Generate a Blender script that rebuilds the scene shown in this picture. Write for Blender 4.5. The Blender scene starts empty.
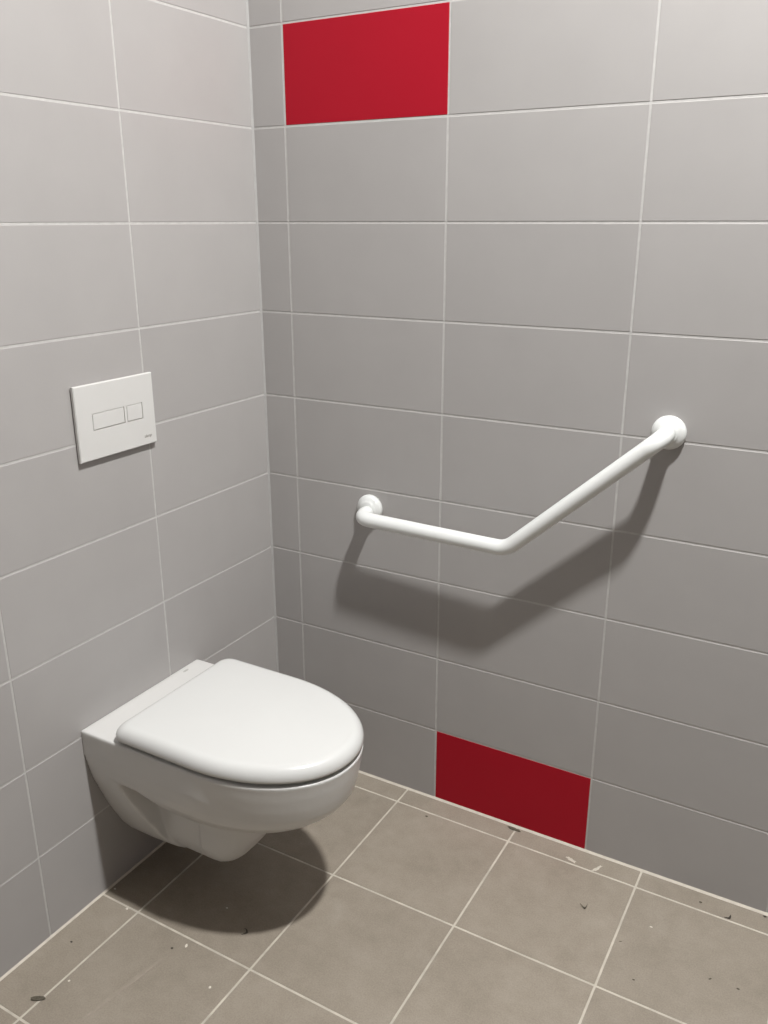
import bpy, bmesh, math, random
from mathutils import Vector, Matrix

random.seed(7)
scene = bpy.context.scene
C = scene.collection

# ------------------------------------------------------------------ materials
def node_mat(name):
    m = bpy.data.materials.new(name)
    m.use_nodes = True
    nt = m.node_tree
    return m, nt, nt.nodes['Principled BSDF']

def N(nt, kind, **props):
    n = nt.nodes.new(kind)
    for k, v in props.items():
        setattr(n, k, v)
    return n

def noise(nt, scale, detail=4, rough=0.6, vec=None):
    n = N(nt, 'ShaderNodeTexNoise')
    n.inputs['Scale'].default_value = scale
    n.inputs['Detail'].default_value = detail
    n.inputs['Roughness'].default_value = rough
    if vec is not None:
        nt.links.new(vec, n.inputs['Vector'])
    return n.outputs['Fac']

def ramp(nt, fac, stops):
    r = N(nt, 'ShaderNodeValToRGB')
    els = r.color_ramp.elements
    while len(els) < len(stops):
        els.new(0.5)
    for e, (p, c) in zip(els, stops):
        e.position = p
        e.color = (*c, 1)
    nt.links.new(fac, r.inputs['Fac'])
    return r.outputs['Color']

def mth(nt, op, a, b=None, clamp=False):
    n = N(nt, 'ShaderNodeMath', operation=op, use_clamp=clamp)
    for i, v in enumerate((a, b)):
        if v is None:
            continue
        if isinstance(v, (int, float)):
            n.inputs[i].default_value = v
        else:
            nt.links.new(v, n.inputs[i])
    return n.outputs[0]

def mixc(nt, fac, a, b, blend='MIX'):
    n = N(nt, 'ShaderNodeMix', data_type='RGBA', blend_type=blend)
    for s, v in ((0, fac), (6, a), (7, b)):
        if isinstance(v, (int, float)):
            n.inputs[s].default_value = v
        elif isinstance(v, tuple):
            n.inputs[s].default_value = (*v, 1)
        else:
            nt.links.new(v, n.inputs[s])
    return n.outputs[2]

def bump(nt, bsdf, height, strength, dist=0.001):
    b = N(nt, 'ShaderNodeBump')
    b.inputs['Strength'].default_value = strength
    b.inputs['Distance'].default_value = dist
    nt.links.new(height, b.inputs['Height'])
    nt.links.new(b.outputs['Normal'], bsdf.inputs['Normal'])

def obj_coord(nt):
    return N(nt, 'ShaderNodeTexCoord').outputs['Object']

def tile_mat(name, col, rough, spread=0.05, mottling=0.05, spec=0.3):
    m, nt, b = node_mat(name)
    v = obj_coord(nt)
    g = N(nt, 'ShaderNodeNewGeometry')
    f = noise(nt, 9, 3, 0.5, v)
    mul = mth(nt, 'ADD', mth(nt, 'MULTIPLY', mth(nt, 'SUBTRACT', f, 0.5), mottling * 2), 1.0)
    mul = mth(nt, 'ADD', mul, mth(nt, 'MULTIPLY', mth(nt, 'SUBTRACT', g.outputs['Random Per Island'], 0.5), spread))
    h = N(nt, 'ShaderNodeHueSaturation')
    h.inputs['Color'].default_value = (*col, 1)
    nt.links.new(mul, h.inputs['Value'])
    nt.links.new(h.outputs['Color'], b.inputs['Base Color'])
    b.inputs['Roughness'].default_value = rough
    b.inputs['Specular IOR Level'].default_value = spec
    bump(nt, b, noise(nt, 260, 2, 0.5, v), 0.12, 0.0006)
    return m

def plain_mat(name, col, rough, spec=0.5, nscale=None, namt=0.06, coat=0.0):
    m, nt, b = node_mat(name)
    v = obj_coord(nt)
    f = noise(nt, nscale or 20, 3, 0.5, v)
    c = ramp(nt, f, [(0.3, tuple(x * (1 - namt) for x in col)), (0.7, tuple(min(1, x * (1 + namt)) for x in col))])
    nt.links.new(c, b.inputs['Base Color'])
    b.inputs['Roughness'].default_value = rough
    b.inputs['Specular IOR Level'].default_value = spec
    b.inputs['Coat Weight'].default_value = coat
    b.inputs['Coat Roughness'].default_value = 0.08
    return m

M_GREY = tile_mat('grey_satin_tile', (0.348, 0.332, 0.325), 0.42)
M_RED = tile_mat('red_satin_tile', (0.33, 0.0025, 0.012), 0.5, 0.0, 0.03, 0.16)
M_GROUT = plain_mat('pale_wall_grout', (0.46, 0.448, 0.436), 0.85, 0.2, 60, 0.08)
M_SEAL = plain_mat('cream_joint', (0.56, 0.51, 0.435), 0.6, 0.3, 45, 0.10)
M_CORNER = plain_mat('grey_corner_joint', (0.34, 0.332, 0.325), 0.6, 0.3, 45, 0.05)
M_PAINT = plain_mat('dimmed_ceiling_paint', (0.36, 0.352, 0.34), 0.9, 0.2, 30, 0.02)  # unseen ceiling, darkened from white to cut bounced light
M_CERAMIC = plain_mat('white_glazed_ceramic', (0.61, 0.60, 0.585), 0.30, 0.45, 6, 0.012, 0.06)
M_LID = plain_mat('white_lid_plastic', (0.61, 0.61, 0.60), 0.24, 0.5, 6, 0.010, 0.15)
M_PLATE = plain_mat('white_matt_plastic', (0.60, 0.59, 0.575), 0.38, 0.45, 12, 0.012)
M_GROOVE = plain_mat('painted_gap_shade', (0.50, 0.475, 0.45), 0.7, 0.2, 30, 0.05)  # greyer than the plate: shade of the button gaps put into the colour
M_PRINT = plain_mat('grey_print', (0.33, 0.31, 0.29), 0.6, 0.2, 50, 0.05)
M_BAR = plain_mat('white_coated_metal', (0.70, 0.71, 0.70), 0.30, 0.5, 10, 0.012)
M_DARKDIRT = plain_mat('dark_dirt', (0.055, 0.048, 0.040), 0.9, 0.1, 400, 0.35)
M_BROWNDIRT = plain_mat('brown_dirt', (0.085, 0.073, 0.055), 0.9, 0.1, 300, 0.35)
M_PLASTER = plain_mat('white_plaster_crumb', (0.66, 0.61, 0.53), 0.9, 0.1, 300, 0.15)
M_SMEAR = plain_mat('dried_pale_smear', (0.50, 0.455, 0.385), 0.85, 0.1, 120, 0.1)
M_FIXTURE = plain_mat('lamp_housing', (0.75, 0.75, 0.74), 0.4, 0.5, 12, 0.01)

def floor_mat():
    m, nt, b = node_mat('taupe_stoneware_floor_tile')
    v = obj_coord(nt)
    g = N(nt, 'ShaderNodeNewGeometry')
    big = noise(nt, 5.5, 5, 0.62, v)
    mid = noise(nt, 26, 5, 0.65, v)
    fine = noise(nt, 330, 2, 0.5, v)
    s = mth(nt, 'ADD', mth(nt, 'MULTIPLY', big, 0.55), mth(nt, 'MULTIPLY', mid, 0.45))
    c = ramp(nt, s, [(0.32, (0.196, 0.164, 0.127)), (0.5, (0.236, 0.200, 0.158)), (0.68, (0.278, 0.238, 0.192))])
    c = mixc(nt, 0.10, c, ramp(nt, fine, [(0.35, (0.12, 0.10, 0.08)), (0.65, (0.5, 0.45, 0.38))]))
    # dusty plaster film, patchy
    dust = mth(nt, 'MULTIPLY', mth(nt, 'SUBTRACT', noise(nt, 8.0, 6, 0.7, v), 0.58), 3.0, True)
    c = mixc(nt, mth(nt, 'MULTIPLY', dust, 0.35), c, (0.45, 0.41, 0.35))
    hs = N(nt, 'ShaderNodeHueSaturation')
    nt.links.new(c, hs.inputs['Color'])
    nt.links.new(mth(nt, 'ADD', mth(nt, 'MULTIPLY', g.outputs['Random Per Island'], 0.08), 0.96), hs.inputs['Value'])
    nt.links.new(hs.outputs['Color'], b.inputs['Base Color'])
    b.inputs['Roughness'].default_value = 0.55
    b.inputs['Specular IOR Level'].default_value = 0.35
    bump(nt, b, mid, 0.25, 0.0012)
    return m
M_FLOOR = floor_mat()
M_FGROUT = plain_mat('beige_floor_grout', (0.46, 0.42, 0.355), 0.9, 0.15, 30, 0.16)

def emit_mat(name, col, strength):
    m, nt, b = node_mat(name)
    b.inputs['Base Color'].default_value = (0.9, 0.9, 0.88, 1)
    b.inputs['Emission Color'].default_value = (*col, 1)
    b.inputs['Emission Strength'].default_value = strength
    return m
M_GLOW = emit_mat('glowing_diffuser', (1.0, 0.995, 0.972), 2500.0)

# ------------------------------------------------------------------ helpers
def obj(name, bm, mats, parent=None, smooth=False, loc=None):
    me = bpy.data.meshes.new(name)
    bm.normal_update()
    bm.to_mesh(me)
    bm.free()
    for m in (mats if isinstance(mats, (list, tuple)) else [mats]):
        me.materials.append(m)
    if smooth:
        for p in me.polygons:
            p.use_smooth = True
    o = bpy.data.objects.new(name, me)
    C.objects.link(o)
    if parent:
        o.parent = parent
    if loc:
        o.location = loc
    return o

def thing(name, label, cat, loc=(0, 0, 0), group=None):
    o = bpy.data.objects.new(name, None)
    o.empty_display_size = 0.05
    C.objects.link(o)
    o.location = loc
    return tag(o, label, cat, group)

def tag(o, label, cat, group=None):
    o['label'] = label
    o['category'] = cat
    if group:
        o['group'] = group
    return o

def structure(o, label=None, cat=None):
    o['kind'] = 'structure'
    if label:
        tag(o, label, cat)
    return o

def box(bm, lo, hi, mat=0):
    x0, y0, z0 = lo
    x1, y1, z1 = hi
    v = [bm.verts.new(p) for p in ((x0, y0, z0), (x1, y0, z0), (x1, y1, z0), (x0, y1, z0),
                                   (x0, y0, z1), (x1, y0, z1), (x1, y1, z1), (x0, y1, z1))]
    for f in ((3, 2, 1, 0), (4, 5, 6, 7), (0, 1, 5, 4), (1, 2, 6, 5), (2, 3, 7, 6), (3, 0, 4, 7)):
        bm.faces.new([v[i] for i in f]).material_index = mat

def loft(bm, rings, cap=True, closed=True, mat=0):
    vr = [[bm.verts.new(p) for p in r] for r in rings]
    for a, b in zip(vr, vr[1:]):
        n = len(a)
        for i in range(n if closed else n - 1):
            j = (i + 1) % n
            bm.faces.new((a[i], a[j], b[j], b[i])).material_index = mat
    if cap:
        bm.faces.new(list(reversed(vr[0]))).material_index = mat
        bm.faces.new(vr[-1]).material_index = mat
    return vr

def tile(bm, frame, u0, u1, v0, v1, mat, depth=0.0012, ch=0.0008):
    """a bevelled tile: frame maps (u, v, out) to a point"""
    a = [bm.verts.new(frame(u, v, -depth)) for u, v in ((u0, v0), (u1, v0), (u1, v1), (u0, v1))]
    b = [bm.verts.new(frame(u, v, -ch * 0.8)) for u, v in ((u0, v0), (u1, v0), (u1, v1), (u0, v1))]
    c = [bm.verts.new(frame(u, v, 0)) for u, v in ((u0 + ch, v0 + ch), (u1 - ch, v0 + ch), (u1 - ch, v1 - ch), (u0 + ch, v1 - ch))]
    for p, q in ((a, b), (b, c)):
        for i in range(4):
            j = (i + 1) % 4
            bm.faces.new((p[i], p[j], q[j], q[i])).material_index = mat
    bm.faces.new(c).material_index = mat

def tiled(name, frame, seams_u, seams_v, gap, mats, red=(), thick=0.06, ends=None):
    """grout slab with a grid of bevelled tiles on it; mats = tile, grout, accent tile"""
    bm = bmesh.new()
    U0, U1 = seams_u[0], seams_u[-1]
    V0, V1 = seams_v[0], seams_v[-1]
    lo, hi = frame(U0, V0, -thick), frame(U1, V1, -0.0007)
    box(bm, [min(a, b) for a, b in zip(lo, hi)], [max(a, b) for a, b in zip(lo, hi)], 1)
    for i in range(len(seams_u) - 1):
        for j in range(len(seams_v) - 1):
            tile(bm, frame, seams_u[i] + gap / 2, seams_u[i + 1] - gap / 2, seams_v[j] + gap / 2, seams_v[j + 1] - gap / 2,
                 2 if (i, j) in red else 0)
    bmesh.ops.recalc_face_normals(bm, faces=bm.faces)
    o = obj(name, bm, mats)
    return structure(o)

# ------------------------------------------------------------------ the room
RX, RY, RZ = 2.15, -2.35, 3.15
rows = [0.0, 0.2005] + [0.2005 + 0.2 * k for k in range(1, 15)]
rows = [z for z in rows if z < RZ - 0.02] + [RZ]

def seams(start, step, end):
    s = [0.0]
    v = start
    while v < end - 0.02:
        s.append(v)
        v += step
    return s + [end]

TM = [M_GREY, M_GROUT, M_RED]
tiled('wall_back', lambda u, v, d: (u, -d, v), seams(0.0897, 0.3955, RX), rows, 0.0040, TM, red={(2, 0), (1, 8)})
tiled('wall_left', lambda u, v, d: (d, -u, v), seams(0.3983, 0.4015, -RY), rows, 0.0040, TM)
M_DIM = tile_mat('bounce_dimmed_tile', (0.13, 0.125, 0.12), 0.42)  # unseen right and front walls, tiles darkened to hold back bounced light
tiled('wall_right', lambda u, v, d: (RX - d, -u, v), seams(0.31, 0.4, -RY), rows, 0.0040, [M_DIM, M_GROUT])
tiled('wall_front', lambda u, v, d: (u, RY + d, v), seams(0.0897, 0.3955, RX), rows, 0.0040, [M_DIM, M_GROUT])
tiled('floor', lambda u, v, d: (u, -v, d), seams(0.1062, 0.3023, RX), seams(0.0584, 0.3011, -RY), 0.0046, [M_FLOOR, M_FGROUT], thick=0.08)
bm = bmesh.new()
box(bm, (-0.06, RY - 0.06, RZ), (RX + 0.06, 0.06, RZ + 0.06))
structure(obj('ceiling', bm, M_PAINT))

def bead(name, pts, size, mat):
    """small triangular joint bead: pts = (corner start, corner end, dir a, dir b)"""
    p, q, a, b = [Vector(t) for t in pts]
    bm = bmesh.new()
    rings = []
    for e in (p, q):
        rings.append([e - (a + b) * 0.0005, e + a * size - b * 0.0005, e + a * size * 0.45 + b * size * 0.45, e + b * size - a * 0.0005])
    loft(bm, rings)
    bmesh.ops.recalc_face_normals(bm, faces=bm.faces)
    structure(obj(name, bm, mat))
bead('trim_1', ((0.002, 0, 0), (RX, 0, 0), (0, -1, 0), (0, 0, 1)), 0.0048, M_SEAL)
bead('trim_2', ((0, 0, 0), (0, RY, 0), (1, 0, 0), (0, 0, 1)), 0.0042, M_SEAL)
bead('trim_3', ((0, 0, 0.002), (0, 0, RZ), (1, 0, 0), (0, -1, 0)), 0.0042, M_CORNER)

# ------------------------------------------------------------------ toilet
YC = -0.4855
HW = 0.177
XS, XT = 0.285, 0.551         # straight sides end, front tip

def dplan(n_side=10, n_arc=40, x0=0.0, xs=XS, xt=XT, hw=HW, back_r=0.0, p=2.1):
    """D-shaped outline as (x, y) pairs, counter-clockwise, y about 0"""
    pts = []
    if back_r > 0:
        for k in range(7):
            a = math.pi / 2 * k / 6
            pts.append((x0 + back_r - back_r * math.cos(a), -hw + back_r - back_r * math.sin(a)))
    else:
        pts.append((x0, -hw))
    st = pts[-1][0]
    for k in range(1, n_side):
        pts.append((st + (xs - st) * k / n_side, -hw))
    for k in range(n_arc + 1):
        t = -math.pi / 2 + math.pi * k / n_arc
        c, s = math.cos(t), math.sin(t)
        pts.append((xs + (xt - xs) * abs(c) ** (2 / p), hw * math.copysign(abs(s) ** (2 / p), s)))
    rest = [(x, -y) for x, y in reversed(pts[:len(pts) - n_arc - 1])]
    return pts + rest

def interp(tab, z):
    for (z0, v0), (z1, v1) in zip(tab, tab[1:]):
        if z0 <= z <= z1:
            t = (z - z0) / (z1 - z0)
            return v0 + (v1 - v0) * t
    return tab[0][1] if z < tab[0][0] else tab[-1][1]

toilet = thing('toilet', 'white ceramic wall-hung toilet with closed D-shaped lid on the left wall', 'toilet', (0.0, YC, 0.0))
# ceramic bowl: three solids fused and softened into one skin
bm = bmesh.new()
Z_RIM = 0.4165
# basin: a D that keeps its width for the rim belt and then closes in underneath
prof = [(0.226, 0.36), (0.238, 0.52), (0.252, 0.65), (0.268, 0.76), (0.287, 0.85), (0.306, 0.912), (0.326, 0.950),
        (0.352, 0.968), (0.382, 0.984), (0.402, 0.992), (Z_RIM, 1.0)]
rings = []
for z, s in prof:
    # upright behind; below the belt the underside starts further forward, leaving the side pockets open
    x0 = 0.085 if z > 0.31 else 0.13 + 0.10 * min(1.0, (0.31 - z) / 0.05)
    sy = s + 0.035 * max(0.0, min(1.0, (0.326 - z) / 0.03))
    rings.append([(max(x0, x * (0.30 + 0.70 * s)), y * sy, z) for x, y in dplan(x0=0.0, xt=XT - 0.004)])
loft(bm, rings)
# back frame: hugs the wall, narrows downwards, forms the rear edge of the side pockets
hwt = [(0.085, 0.040), (0.095, 0.062), (0.112, 0.080), (0.142, 0.100), (0.207, 0.131), (0.294, 0.163), (0.355, 0.1765), (0.42, 0.1775)]
xft = [(0.085, 0.150), (0.112, 0.130), (0.142, 0.118), (0.18, 0.108), (0.23, 0.092), (0.27, 0.078), (0.296, 0.072), (0.312, 0.10), (0.42, 0.12)]
rings = []
zs = [0.085 + (Z_RIM - 0.085) * k / 40 for k in range(41)]
for z in zs:
    w, x = interp(hwt, z), interp(xft, z)
    rings.append([(0, -w, z), (x * 0.55, -w, z), (x, -w + 0.004, z), (x, w - 0.004, z), (x * 0.55, w, z), (0, w, z)])
loft(bm, rings)
# side belt: straight flanks above the pockets
rings = []
for z, i in ((0.301, 0.034), (0.3035, 0.018), (0.310, 0.011), (0.325, 0.006), (0.357, 0.001), (Z_RIM, 0.0)):
    rings.append([(x, y * (HW - i) / HW, z) for x, y in dplan(x0=0.06, xs=XS, xt=0.44, hw=HW)])
loft(bm, rings)
# trap channel: straight flanks, round keel, then the bulbous outlet bend in front
def section(x, hw, zb, zt, n=14):
    r = []
    for k in range(n + 1):
        a = math.pi * k / n
        c, s = math.cos(a), math.sin(a)
        r.append((x, -hw * math.copysign(abs(c) ** 0.62, c), zb + 0.075 * (1 - abs(s) ** 0.75)))
    return r + [(x, hw, zt), (x, -hw, zt)]
rings = [section(x, h, zb, 0.33) for x, h, zb in
         ((0.0, 0.062, 0.090), (0.088, 0.064, 0.090), (0.094, 0.080, 0.090), (0.185, 0.081, 0.091), (0.25, 0.081, 0.093))]
loft(bm, rings)
rings = []
for k in range(15):
    t = k / 14
    x = 0.216 + 0.102 * t
    sc = math.sqrt(max(0.0, 1 - max(0, (t - 0.12) / 0.88) ** 3.0))
    rings.append(section(x, 0.018 + 0.071 * sc, 0.099 + 0.102 * (1 - sc) ** 0.9, 0.31))
loft(bm, rings)
bmesh.ops.recalc_face_normals(bm, faces=bm.faces)
bowl = obj('ceramic_bowl', bm, M_CERAMIC, toilet)
rm = bowl.modifiers.new('fuse', 'REMESH')
rm.mode = 'VOXEL'
rm.voxel_size = 0.0028
rm.use_smooth_shade = True
sm = bowl.modifiers.new('soften', 'SMOOTH')
sm.factor = 0.5
sm.iterations = 11
dg = bpy.context.evaluated_depsgraph_get()
dg.update()
me2 = bpy.data.meshes.new_from_object(bowl.evaluated_get(dg))
bowl.modifiers.clear()
bowl.data = me2
bowl.data.name = 'ceramic_bowl'
for p in me2.polygons:
    p.use_smooth = True
# keep the back flat against the tiles
for v in me2.vertices:
    if v.co.x < 0.0015:
        v.co.x = -0.0006

# seat ring, tucked under the lid
bm = bmesh.new()
X0 = 0.096
so = dplan(x0=X0, xs=XS, xt=XT - 0.034, hw=HW - 0.030, back_r=0.02)
cx, cy = 0.315, 0
si = [(cx + (x - cx) * 0.66, y * 0.62) for x, y in so]
vo = [[bm.verts.new((x, y, z)) for x, y in pl] for pl, z in ((so, Z_RIM - 0.0005), (so, 0.4375), (si, 0.4375), (si, Z_RIM - 0.0005))]
for a in range(4):
    p, q = vo[a], vo[(a + 1) % 4]
    for i in range(len(so)):
        j = (i + 1) % len(so)
        bm.faces.new((p[i], p[j], q[j], q[i]))
bmesh.ops.recalc_face_normals(bm, faces=bm.faces)
obj('toilet_seat', bm, M_LID, toilet, True)

# lid: a shell with a rounded shoulder, slightly crowned
bm = bmesh.new()
LB, LT = 0.4252, 0.4550
def lid_ring(inset, z):
    return [(x, y, z) for x, y in dplan(n_arc=64, n_side=14, x0=0.089 + inset, xs=XS, xt=XT - 0.004 - inset, hw=HW + 0.001 - inset, back_r=0.024, p=2.1)]
rings = [lid_ring(0.006, LB + 0.009), lid_ring(0.004, LB + 0.0006), lid_ring(0.0015, LB), lid_ring(0.0003, LB + 0.0012), lid_ring(0.0, LB + 0.006)]
R = 0.024
for k in range(1, 11):
    a = math.pi / 2 * k / 10
    rings.append(lid_ring(R * 0.95 * (1 - math.cos(a)), LB + 0.006 + (LT - LB - 0.006) * math.sin(a)))
top = rings[-1]
cx = 0.31
for k in range(1, 9):
    s = 1 - k / 8.6
    rings.append([(cx + (x - cx) * s, y * s, LT + 0.0035 * (1 - s * s)) for x, y, z in top])
loft(bm, rings)
bmesh.ops.recalc_face_normals(bm, faces=bm.faces)
obj('toilet_lid', bm, M_LID, toilet, True)
# hinge blocks between lid and ceramic deck
for s in (-1, 1):
    bm = bmesh.new()
    box(bm, (0.099, s * 0.085 - 0.022, Z_RIM - 0.0005), (0.130, s * 0.085 + 0.022, 0.4375))
    bmesh.ops.bevel(bm, geom=bm.edges[:], offset=0.003, segments=2, affect='EDGES')
    obj('hinge', bm, M_LID, toilet)
# small grey maker's mark printed on the ceramic deck near the wall
bm = bmesh.new()
loft(bm, [[(0.0175 + 0.0035 * math.cos(t), 0.118 + 0.0085 * math.sin(t), z) for t in [2 * math.pi * k / 20 for k in range(20)]] for z in (Z_RIM - 0.002, Z_RIM + 0.0003)])
mk = obj('printed_mark', bm, plain_mat('faded_grey_print', (0.40, 0.39, 0.37), 0.5), toilet)
mk['label'] = 'small grey oval mark'

# ------------------------------------------------------------------ flush plate
PX, PY, PZ = 0.0, -0.4880, 1.0383
PW, PH, PT = 0.2035, 0.1462, 0.0105
plate = thing('flush_plate', 'white rectangular dual flush plate with two buttons on the left wall', 'flush plate', (PX, PY, PZ))
def rrect(bm, y0, y1, z0, z1, x0, x1, ch):
    a = [(x0, y0, z0), (x0, y1, z0), (x0, y1, z1), (x0, y0, z1)]
    b = [(x1 - ch, y0, z0), (x1 - ch, y1, z0), (x1 - ch, y1, z1), (x1 - ch, y0, z1)]
    c = [(x1, y0 + ch, z0 + ch), (x1, y1 - ch, z0 + ch), (x1, y1 - ch, z1 - ch), (x1, y0 + ch, z1 - ch)]
    loft(bm, [a, b, c])
# faceplate made as a frame round the two button openings
yb = (-0.0622, 0.0178, 0.0262, 0.0668)   # large button y0,y1, small button y0,y1
zb = (-0.0150, 0.0152)
g = 0.0014
ys = sorted([-PW / 2, yb[0] - g, yb[1] + g, yb[2] - g, yb[3] + g, PW / 2])
zs = [-PH / 2, zb[0] - g, zb[1] + g, PH / 2]
bm = bmesh.new()
ch = 0.0016
def gx(i, j):
    y, z = ys[i], zs[j]
    if i == 0: y += ch
    if i == len(ys) - 1: y -= ch
    if j == 0: z += ch
    if j == 3: z -= ch
    return (PT, y, z)
gv = {(i, j): bm.verts.new(gx(i, j)) for i in range(6) for j in range(4)}
for i in range(5):
    for j in range(3):
        if j == 1 and i in (1, 3):
            q = [gv[i, j], gv[i + 1, j], gv[i + 1, j + 1], gv[i, j + 1]]
            d = [bm.verts.new((PT - 0.0035, v.co.y, v.co.z)) for v in q]
            for k in range(4):
                bm.faces.new((q[k], q[(k + 1) % 4], d[(k + 1) % 4], d[k])).material_index = 1
            bm.faces.new(d).material_index = 1
            continue
        bm.faces.new((gv[i, j], gv[i + 1, j], gv[i + 1, j + 1], gv[i, j + 1]))
loop = [(i, 0) for i in range(6)] + [(5, j) for j in range(1, 4)] + [(i, 3) for i in range(4, -1, -1)] + [(0, j) for j in (2, 1)]
out = [bm.verts.new((PT - ch, ys[i], zs[j])) for i, j in loop]
bk = [bm.verts.new((0.0035, ys[i], zs[j])) for i, j in loop]
fr = [gv[k] for k in loop]
for p, q in ((fr, out), (out, bk)):
    for k in range(len(loop)):
        l = (k + 1) % len(loop)
        bm.faces.new((p[k], p[l], q[l], q[k]))
bm.faces.new(bk)
bmesh.ops.recalc_face_normals(bm, faces=bm.faces)
obj('faceplate', bm, [M_PLATE, M_GROOVE], plate)
bm = bmesh.new()
box(bm, (0.0006, -PW / 2 + 0.004, -PH / 2 + 0.004), (0.0036, PW / 2 - 0.004, PH / 2 - 0.004))
obj('mounting_frame', bm, M_GROOVE, plate)
for (y0, y1), lab in (((yb[0], yb[1]), 'large full-flush button'), ((yb[2], yb[3]), 'small half-flush button')):
    bm = bmesh.new()
    rrect(bm, y0, y1, zb[0], zb[1], PT - 0.0034, PT + 0.0002, 0.0007)
    bmesh.ops.recalc_face_normals(bm, faces=bm.faces)
    b = obj('flush_button', bm, M_PLATE, plate)
    b['label'] = lab
# the little grey wordmark in the lower right corner
cu = bpy.data.curves.new('wordmark', 'FONT')
cu.body = 'siamp'
cu.size = 0.0090
cu.shear = 0.25
cu.extrude = 0.00015
cu.offset = 0.00018
cu.align_x = 'CENTER'
tmp = bpy.data.objects.new('tmp_text', cu)
C.objects.link(tmp)
dg = bpy.context.evaluated_depsgraph_get()
tme = bpy.data.meshes.new_from_object(tmp.evaluated_get(dg))
bpy.data.objects.remove(tmp)
tme.name = 'wordmark'
tme.materials.clear()
tme.materials.append(M_PRINT)
wm = bpy.data.objects.new('wordmark', tme)
C.objects.link(wm)
wm.parent = plate
wm.matrix_local = Matrix(((0, 0, 1, PT + 0.0002), (1, 0, 0, 0.0765), (0, 1, 0, -0.0575), (0, 0, 0, 1)))
wm['label'] = 'small grey lettering'

# ------------------------------------------------------------------ grab bar
def fillet(pts, radii, n=12):
    P = [Vector(p) for p in pts]
    outp = [P[0]]
    for i in range(1, len(P) - 1):
        a, b = (P[i - 1] - P[i]).normalized(), (P[i + 1] - P[i]).normalized()
        ang = a.angle(b)
        d = radii[i - 1] / math.tan(ang / 2)
        c = P[i] + (a + b).normalized() * (radii[i - 1] / math.sin(ang / 2))
        s, e = P[i] + a * d - c, P[i] + b * d - c
        tot = s.angle(e)
        for k in range(n + 1):
            t = k / n
            outp.append(c + (s * math.sin((1 - t) * tot) + e * math.sin(t * tot)) / math.sin(tot))
    outp.append(P[-1])
    return outp

def tube(bm, path, r, n=28):
    t0 = (path[1] - path[0]).normalized()
    nrm = t0.orthogonal().normalized()
    rings = []
    for i, p in enumerate(path):
        if i == 0: t = (path[1] - p)
        elif i == len(path) - 1: t = p - path[i - 1]
        else: t = (path[i + 1] - p).normalized() + (p - path[i - 1]).normalized()
        t.normalize()
        nrm = (nrm - t * nrm.dot(t)).normalized()
        bn = t.cross(nrm)
        rings.append([p + (nrm * math.cos(a) + bn * math.sin(a)) * r for a in [2 * math.pi * k / n for k in range(n)]])
    loft(bm, rings)

A, Bp, E = (0.3032, -0.0615, 0.7480), (0.6750, -0.068, 0.7435), (0.9702, -0.069, 1.0170)
bar = thing('grab_bar', 'white angled grab bar with two round flanges on the right-hand wall', 'grab bar', (0, 0, 0))
bm = bmesh.new()
tube(bm, fillet([(A[0], -0.004, A[2]), A, Bp, E, (E[0], -0.004, E[2])], [0.030, 0.055, 0.030], 14), 0.0168)
bmesh.ops.recalc_face_normals(bm, faces=bm.faces)
obj('bent_tube', bm, M_BAR, bar, True)
def flange(c):
    prof = [(0.0, -0.0006), (0.0325, -0.0006), (0.0332, 0.004), (0.0330, 0.007), (0.0315, 0.0105), (0.0285, 0.0135), (0.0240, 0.0160), (0.0205, 0.0175), (0.0192, 0.0195), (0.0175, 0.0200), (0.0, 0.0200)]
    bm = bmesh.new()
    rings = [[(c[0] + max(r, 1e-4) * math.cos(a), -d, c[2] + max(r, 1e-4) * math.sin(a)) for a in [2 * math.pi * k / 40 for k in range(40)]] for r, d in prof]
    loft(bm, rings)
    bmesh.ops.recalc_face_normals(bm, faces=bm.faces)
    return obj('wall_flange', bm, M_BAR, bar, True)
flange((0.3010, 0, 0.7550))
flange((0.9710, 0, E[2] + 0.0005))

# ------------------------------------------------------------------ ceiling light (above the frame)
LX, LY = 1.38, -0.728
lamp = thing('ceiling_light', 'round white ceiling light fixed above the frame', 'ceiling light', (LX, LY, RZ))
def lathe(prof, n=40):
    bm = bmesh.new()
    loft(bm, [[(r * math.cos(a), r * math.sin(a), z) for a in [2 * math.pi * k / n for k in range(n)]] for r, z in prof])
    bmesh.ops.recalc_face_normals(bm, faces=bm.faces)
    return bm
obj('housing', lathe([(0.11, -0.0005), (0.11, -0.022), (0.100, -0.026), (0.097, -0.026)]), M_FIXTURE, lamp)
obj('diffuser', lathe([(0.066, -0.0255), (0.065, -0.0285), (0.062, -0.0295), (0.030, -0.0300), (0.002, -0.0300)], 24), M_GLOW, lamp)

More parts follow.
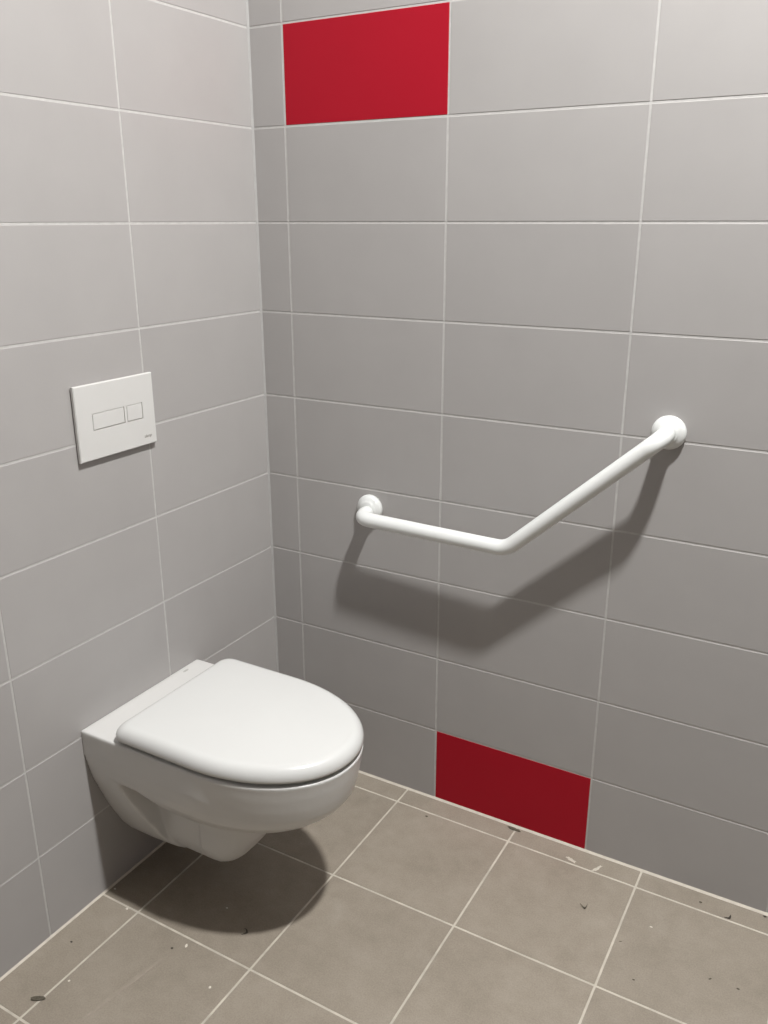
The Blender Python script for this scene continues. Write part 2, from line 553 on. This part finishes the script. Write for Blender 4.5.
# ------------------------------------------------------------------ bits of builders' dirt on the floor
def flake(name, label, cat, group, xy, size, mat, seed, rot=0.0, height=0.35, kind='lump'):
    rnd = random.Random(seed)
    bm = bmesh.new()
    lx, ly = size
    if kind == 'curl':           # a bent sliver
        pts = []
        for k in range(7):
            t = k / 6 - 0.5
            pts.append(Vector((t * lx, ly * (4 * t * t - 0.4) * 1.4, 0.0024 + 0.0010 * math.sin(k * 1.7))))
        nrm = Vector((0, 1, 0))
        rings = []
        for k, p in enumerate(pts):
            w = 0.0026 * (1 - 0.75 * abs(k / 6 - 0.5) * 2) * rnd.uniform(0.8, 1.25)
            rings.append([p + Vector((0, w * math.cos(a), 0.75 * w * math.sin(a))) for a in [2 * math.pi * q / 7 for q in range(7)]])
        loft(bm, rings)
    else:
        bmesh.ops.create_icosphere(bm, subdivisions=2, radius=0.5)
        h = min(lx, ly) * height
        for v in bm.verts:
            k = rnd.uniform(0.72, 1.18)
            v.co = Vector((v.co.x * lx * k, v.co.y * ly * k, v.co.z * h * k))
    zmin = min(v.co.z for v in bm.verts)
    for v in bm.verts:
        v.co.z -= zmin
    bmesh.ops.recalc_face_normals(bm, faces=bm.faces)
    o = obj(name, bm, mat, None, False, (xy[0], xy[1], 0.0))
    o.rotation_euler = (0, 0, rot)
    tag(o, label, cat, group)
    return o
GD, GP = 'dark bits of dirt on the floor', 'white plaster crumbs on the floor'
flake('dirt_clump', 'largest brown dirt clump on the floor strip beside the left wall', 'dirt', GD, (0.1000, -0.9165), (0.030, 0.012), M_BROWNDIRT, 1, 0.55)
flake('dirt_speck', 'tiny dark speck on the narrow floor strip by the left wall', 'dirt', GD, (0.0472, -0.7885), (0.0055, 0.0045), M_DARKDIRT, 2)
flake('dirt_speck', 'tiny dark speck beside a white crumb, left of the toilet shadow', 'dirt', GD, (0.2384, -0.6985), (0.0055, 0.005), M_DARKDIRT, 3)
flake('dirt_sliver', 'dark curled sliver on the front edge of the toilet shadow', 'dirt', GD, (0.3422, -0.5914), (0.018, 0.006), M_DARKDIRT, 4, 1.9, kind='curl')
flake('dirt_clump', 'grey-brown dirt clump against the lower red tile', 'dirt', GD, (0.7070, -0.0128), (0.036, 0.009), M_BROWNDIRT, 5, -0.06)
flake('dirt_sliver', 'dark V-shaped sliver in the floor tile before the red tile', 'dirt', GD, (0.9328, -0.1724), (0.016, 0.009), M_BROWNDIRT, 6, 0.5, kind='curl')
flake('dirt_speck', 'faint brown speck near the grout line right of the V-shaped sliver', 'dirt', GD, (1.0263, -0.2276), (0.007, 0.0022), M_BROWNDIRT, 7, 0.3)
flake('dirt_speck', 'brown speck low in the photo, left of the lower right floor tile centre', 'dirt', GD, (1.0743, -0.3096), (0.005, 0.004), M_BROWNDIRT, 8)
flake('dirt_speck', 'brown speck in the middle of the wall-side floor strip at right', 'dirt', GD, (1.1478, -0.0347), (0.007, 0.005), M_BROWNDIRT, 9)
flake('dirt_sliver', 'dark bent sliver crossing the wall-side floor strip at far right', 'dirt', GD, (1.2080, -0.0510), (0.018, 0.004), M_DARKDIRT, 10, 0.95, kind='curl')
flake('dirt_speck', 'dark speck touching the wall at the right edge of the photo', 'dirt', GD, (1.2745, -0.0090), (0.008, 0.005), M_DARKDIRT, 11)
flake('dirt_speck', 'dark elongated speck inside the lower right floor tile', 'dirt', GD, (1.2033, -0.2332), (0.007, 0.0035), M_BROWNDIRT, 12, 1.0)
flake('dirt_speck', 'pale brown speck rightmost in the lower right floor tile', 'dirt', GD, (1.2544, -0.2307), (0.006, 0.004), M_BROWNDIRT, 13)
flake('dirt_speck', 'brown speck just right of the toilet front near the back wall', 'dirt', GD, (0.5004, -0.0749), (0.007, 0.005), M_BROWNDIRT, 14)
flake('plaster_crumb', 'white crumb on the floor strip at the left corner of the toilet shadow', 'plaster crumb', GP, (0.0796, -0.6664), (0.007, 0.005), M_PLASTER, 20)
flake('plaster_crumb', 'white crumb inside the toilet shadow close to the left wall', 'plaster crumb', GP, (0.0128, -0.6368), (0.006, 0.004), M_PLASTER, 21)
flake('plaster_crumb', 'white crumb beside the tiny dark speck below the toilet shadow', 'plaster crumb', GP, (0.2595, -0.6791), (0.005, 0.009), M_PLASTER, 22, 0.4)
flake('plaster_crumb', 'white crumb left of the grout crossing below the toilet', 'plaster crumb', GP, (0.3685, -0.7333), (0.005, 0.006), M_PLASTER, 23)
flake('plaster_crumb', 'small white crumb beside the long grout line at lower left', 'plaster crumb', GP, (0.1195, -0.8580), (0.005, 0.004), M_PLASTER, 24)
flake('plaster_crumb', 'pale crumb in the middle of the toilet shadow', 'plaster crumb', GP, (0.2649, -0.5573), (0.005, 0.0035), M_PLASTER, 25)
flake('plaster_crumb', 'small white crumb in the far right floor tile', 'plaster crumb', GP, (1.0713, -0.1575), (0.006, 0.003), M_PLASTER, 26)

def smear(label, xy, size, rot, seed, mat=M_SMEAR):
    """thin dried film of plaster with a ragged outline"""
    rnd = random.Random(seed)
    bm = bmesh.new()
    n = 26
    outl = []
    for k in range(n):
        a = 2 * math.pi * k / n
        r = rnd.uniform(0.6, 1.1)
        outl.append((size[0] / 2 * math.cos(a) * r, size[1] / 2 * math.sin(a) * r))
    loft(bm, [[(x, y, 0.0) for x, y in outl], [(x * 0.9, y * 0.9, 0.0004) for x, y in outl]])
    bmesh.ops.recalc_face_normals(bm, faces=bm.faces)
    o = obj('plaster_smear', bm, mat, None, False, (xy[0], xy[1], 0.0))
    o.rotation_euler = (0, 0, rot)
    return tag(o, label, 'plaster smear', 'pale plaster smears on the floor')
smear('pale plaster smear on the wall-side strip below the red tile, left one', (0.862, -0.0455), (0.034, 0.011), -0.3, 31)
smear('pale plaster smear on the wall-side strip below the red tile, right one', (0.922, -0.0440), (0.040, 0.008), 1.1, 32)

smear('long faint pale streak across the lower left floor tile', (0.224, -0.812), (0.20, 0.011), 1.41, 33,
      plain_mat('faint_scuff', (0.265, 0.226, 0.182), 0.6, 0.3, 60, 0.1))

# ------------------------------------------------------------------ camera
cam_d = bpy.data.cameras.new('camera')
cam = bpy.data.objects.new('camera', cam_d)
C.objects.link(cam)
Rm = [[0.8673300863932467, 0.49772979478718826, -0.001890137081436227],
      [-0.1575102671254493, 0.2780713757073467, 0.94755834952909],
      [0.4721536158785112, -0.8215481491631071, 0.31957722324896704]]
M = Matrix(Rm).transposed().to_4x4()
M.translation = Vector((1.30521525, -1.68442355, 1.40512068))
cam.matrix_world = M
cam_d.sensor_fit = 'VERTICAL'
cam_d.sensor_height = 36.0
cam_d.lens = 865.244 / 1024 * 36.0
cam_d.clip_start = 0.02
scene.camera = cam

w = bpy.data.worlds.new('world')
w.use_nodes = True
w.node_tree.nodes['Background'].inputs[0].default_value = (0.9, 0.93, 1.0, 1)
w.node_tree.nodes['Background'].inputs[1].default_value = 0.02
scene.world = w

scene.view_settings.view_transform = 'Standard'
scene.view_settings.look = 'None'
scene.view_settings.exposure = 0.0
scene.view_settings.gamma = 1.10
scene.cycles.use_denoising = True
scene.cycles.max_bounces = 8
scene.cycles.diffuse_bounces = 6
